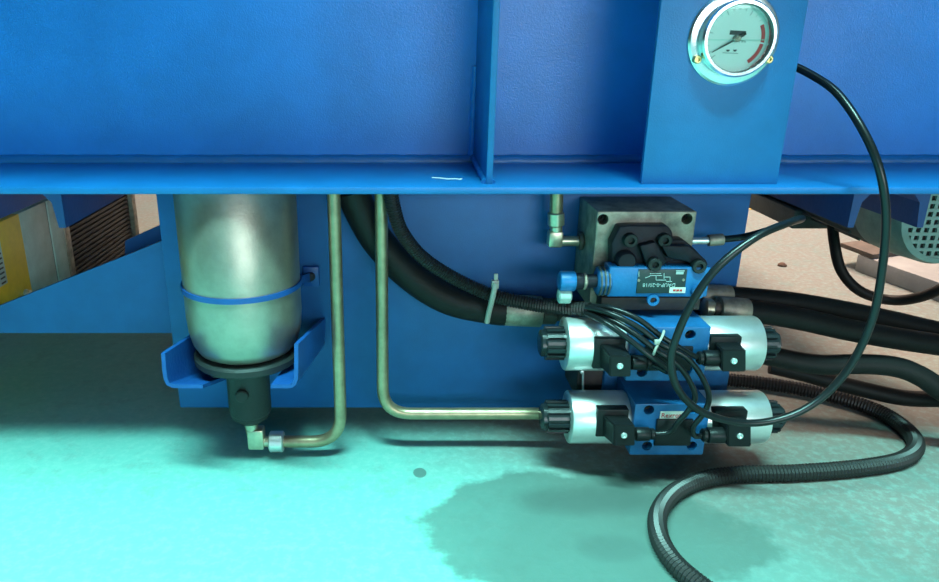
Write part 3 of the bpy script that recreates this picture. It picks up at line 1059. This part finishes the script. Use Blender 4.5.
# ------------------------------------------------------------------ channels under the flange
def channel(x0, x1, zlow_, lbl, Y0=.585, Y1=1.25, t=.0052):
    pts = [(x0, zlow_), (x0, ZB - .001), (x1, ZB - .001), (x1, zlow_), (x1 - t, zlow_), (x1 - t * 1.5, ZB - .016), (x1 - t * 2.6, ZB - .009), (x0 + t * 2.6, ZB - .009), (x0 + t * 1.5, ZB - .016), (x0 + t, zlow_)]
    bm = bmesh.new()
    vs = [bm.verts.new((x, Y0, z)) for x, z in pts]
    f = bm.faces.new(vs)
    r = bmesh.ops.extrude_face_region(bm, geom=[f])
    bmesh.ops.translate(bm, vec=(0, Y1 - Y0, 0), verts=[e for e in r['geom'] if isinstance(e, bmesh.types.BMVert)])
    return tag(obj('steel_channel', bm, 'navy', None, 30), lbl, 'channel', 'steel channels under the beam')


YK = .60
channel(P(850, 215, YK).x, P(926, 215, YK).x, P(CX, 227.5, YK).z, 'blue upside-down steel channel above the grey motor on the right', YK)
channel(P(-30, 215, YK).x, P(64, 215, YK).x, P(CX, 228, YK).z, 'blue upside-down steel channel above the yellow panel on the left', YK, 1.25, .006)

# ------------------------------------------------------------------ left motor
XL = -0.445
lm = thing('servo_motor', PX(60, 290, XL), 'grey green motor with yellow side panel seen below the beam on the left', 'motor')
zl1 = 0.236
zl0 = PX(2, 326, XL).z
Yof = lambda px, py: PX(px, py, XL).y


def side_slab(p0, p1, depth, z0, z1, bev=.001, xoff=0.0):
    return box(XL - depth, XL + xoff, p0, p1, z0, z1, bev)


ya, yb_, yc_, yd_, ye_ = Yof(-50, 260), Yof(26, 255), Yof(53, 250), Yof(66, 250), Yof(132, 230)
zl1 = PX(22, 212, XL).z
obj('yellow_panel', side_slab(ya, yb_, .10, zl0, zl1), 'yellow_paint', lm)
obj('side_panel', side_slab(yb_ + .0006, yc_, .10, zl0, zl1), 'grey_green', lm)
obj('side_panel', side_slab(yc_ + .002, yd_, .10, zl0, zl1, .001, .001), 'grey_green', lm)
obj('seal_strip', side_slab(yc_ - .001, yc_ + .003, .098, zl0, zl1 - .001, 0, -.001), 'hole_black', lm)
obj('flange_plate', side_slab(yd_ + .0005, yd_ + .016, .10, zl0, zl1, .001, .002), 'steel', lm)
zc0 = PX(72, 300, XL).z
core = obj('core', side_slab(yd_ + .016, ye_, .10, zc0, zl1 + .01, 0, -.012), 'fin_brown', lm)
nf = 22
for k in range(nf):
    zz = zc0 + (zl1 + .008 - zc0) * (k + .5) / nf
    obj('cooling_fin', side_slab(yd_ + .017, ye_ - .001, .05, zz - .0025, zz + .0025, .001, .0), 'fin_brown', core)
obj('end_plate', side_slab(ye_, ye_ + .016, .10, zc0 - .01, zl1 + .026, .001, .006), 'steel', lm)
bq = PX(25.5, 293, XL)
obj('bolt', lathe([(0, 0), (.0048, 0), (.0048, .002), (.0036, .002), (.0036, .006), (0, .0065)], bq, XA, 18), 'zinc', lm)
lq = box(XL - .001, XL + .0006, Yof(-30, 260), Yof(4, 265), PX(0, 287, XL).z, PX(0, 240, XL).z)
lb_ = obj('side_label', lq, 'grey_green', lm, 0, label='pale green label on the yellow panel')
for k in range(7):
    zz = PX(1, 284 - k * 5.2, XL).z
    obj('label_print', box(XL + .0006, XL + .0009, Yof(-3, 262), Yof(2.2, 264), zz - .0009, zz + .0011), 'ink_black', lb_, 0)

# ------------------------------------------------------------------ right motor
YR = 0.70
mc = P(952, 219, YR)
RF = 50 * mpp(212, YR)
rm = thing('electric_motor', mc - ZA * .075, 'grey green electric motor with slotted fan cover at right edge', 'motor')
Y2 = 1.32
RM = RF * 1.03
obj('housing', lathe([(0, 0), (RM * .9, 0), (RM, .01), (RM, Y2 - YR - .05), (RM * .82, Y2 - YR - .02), (RM * .8, Y2 - YR), (0, Y2 - YR)], mc + YA * .045, YA, 44), 'motor_green', rm, 40)
for k in range(22):
    a = 2 * math.pi * k / 22
    d = Vector((math.cos(a), 0, math.sin(a)))
    n = Vector((-math.sin(a), 0, math.cos(a)))
    c0 = mc + YA * .10 + d * (RM - .001)
    obj('cooling_rib', prism([c0 + n * .0018, c0 - n * .0018, c0 - n * .0012 + d * .004, c0 + n * .0012 + d * .004], (0, .40, 0)), 'motor_green', rm, 0)
cov = obj('fan_cover', ringlathe([(RF * .84, .0015), (RF * .95, .003), (RF, .010), (RF * 1.06, .05), (RF * 1.06, .075), (RF * 1.02, .075), (RF * .92, .012), (RF * .84, .008)], mc, YA, 48), 'cover_green', rm, 40)
obj('cover_shade_disc', lathe([(0, 0), (RF * .90, 0), (RF * .90, .003), (0, .003)], mc + YA * .012, YA, 36), 'hole_black', cov, 30)  # black disc standing in for the shade inside the fan cover
pit = 8.2 * mpp(212, YR)
barw = pit * .42
m = int(RF / pit) + 1
for k in range(-m, m + 1):
    x = k * pit
    if abs(x) < RF * .88:
        h = math.sqrt((RF * .90) ** 2 - x * x)
        obj('grille_bar', box(mc.x + x - barw / 2, mc.x + x + barw / 2, YR + .003, YR + .0055, mc.z - h, mc.z + h), 'cover_green', cov, 0)
        obj('grille_bar', box(mc.x - h, mc.x + h, YR + .0028, YR + .0053, mc.z + x - barw / 2, mc.z + x + barw / 2), 'cover_green', cov, 0)
# terminal casting at the motor's far end and foot
obj('foot', box(mc.x - RM * .9, mc.x + RM * .9, YR + .20, YR + .42, mc.z - RM - .010, mc.z - RM * .72, .002), 'motor_green', rm)
e0 = P(790, 206, 1.18)
obj('end_shield', lathe([(0, 0), (RM * 1.02, 0), (RM * 1.05, .01), (RM * 1.05, .05), (RM * .7, .08), (0, .08)], (mc.x, 1.22, mc.z), YA, 36), 'motor_green', rm, 40)

# cable hanging from the motor
mh = [(832, 214, .86), (834, 240, .85), (841, 270, .84), (860, 291, .83), (890, 300, .82), (920, 297, .80), (955, 282, .78), (990, 262, .76), (1010, 238, .76), (1012, 222, .77)]
tag(obj('motor_cable', tube(px_path(mh, .006), .0062, 14), 'rubber', None, 60), 'black cable hanging in a curve below the right motor', 'cable')

# white sill on the floor with a rusty plate
w0, w1 = Pz(854, 270.5, 0), Pz(960, 310, 0)
wz = .030
dv = Vector((.16, .0, 0))
tag(obj('floor_sill', prism([w0, w1, w1 + dv, w0 + dv], (0, 0, wz), .002), 'white_beam', None, 30), 'whitish concrete sill on the floor below the right motor', 'sill')
pz_ = wz + .0005
tag(obj('foot_plate', prism([Pz(840, 247, pz_), Pz(872, 259, pz_), Pz(915, 253, pz_), Pz(878, 242, pz_)], (0, 0, .008), .0008), 'rust', None, 30), 'rusty flat steel plate lying on the whitish sill', 'plate')
dq = Pz(782, 266, 0)
tag(obj('dirt_clod', lathe([(0, 0), (.008, .0), (.0075, .003), (.004, .006), (0, .007)], dq, ZA, 9), 'debris', None, 0), 'small brown dirt clod on the pale floor behind', 'debris')
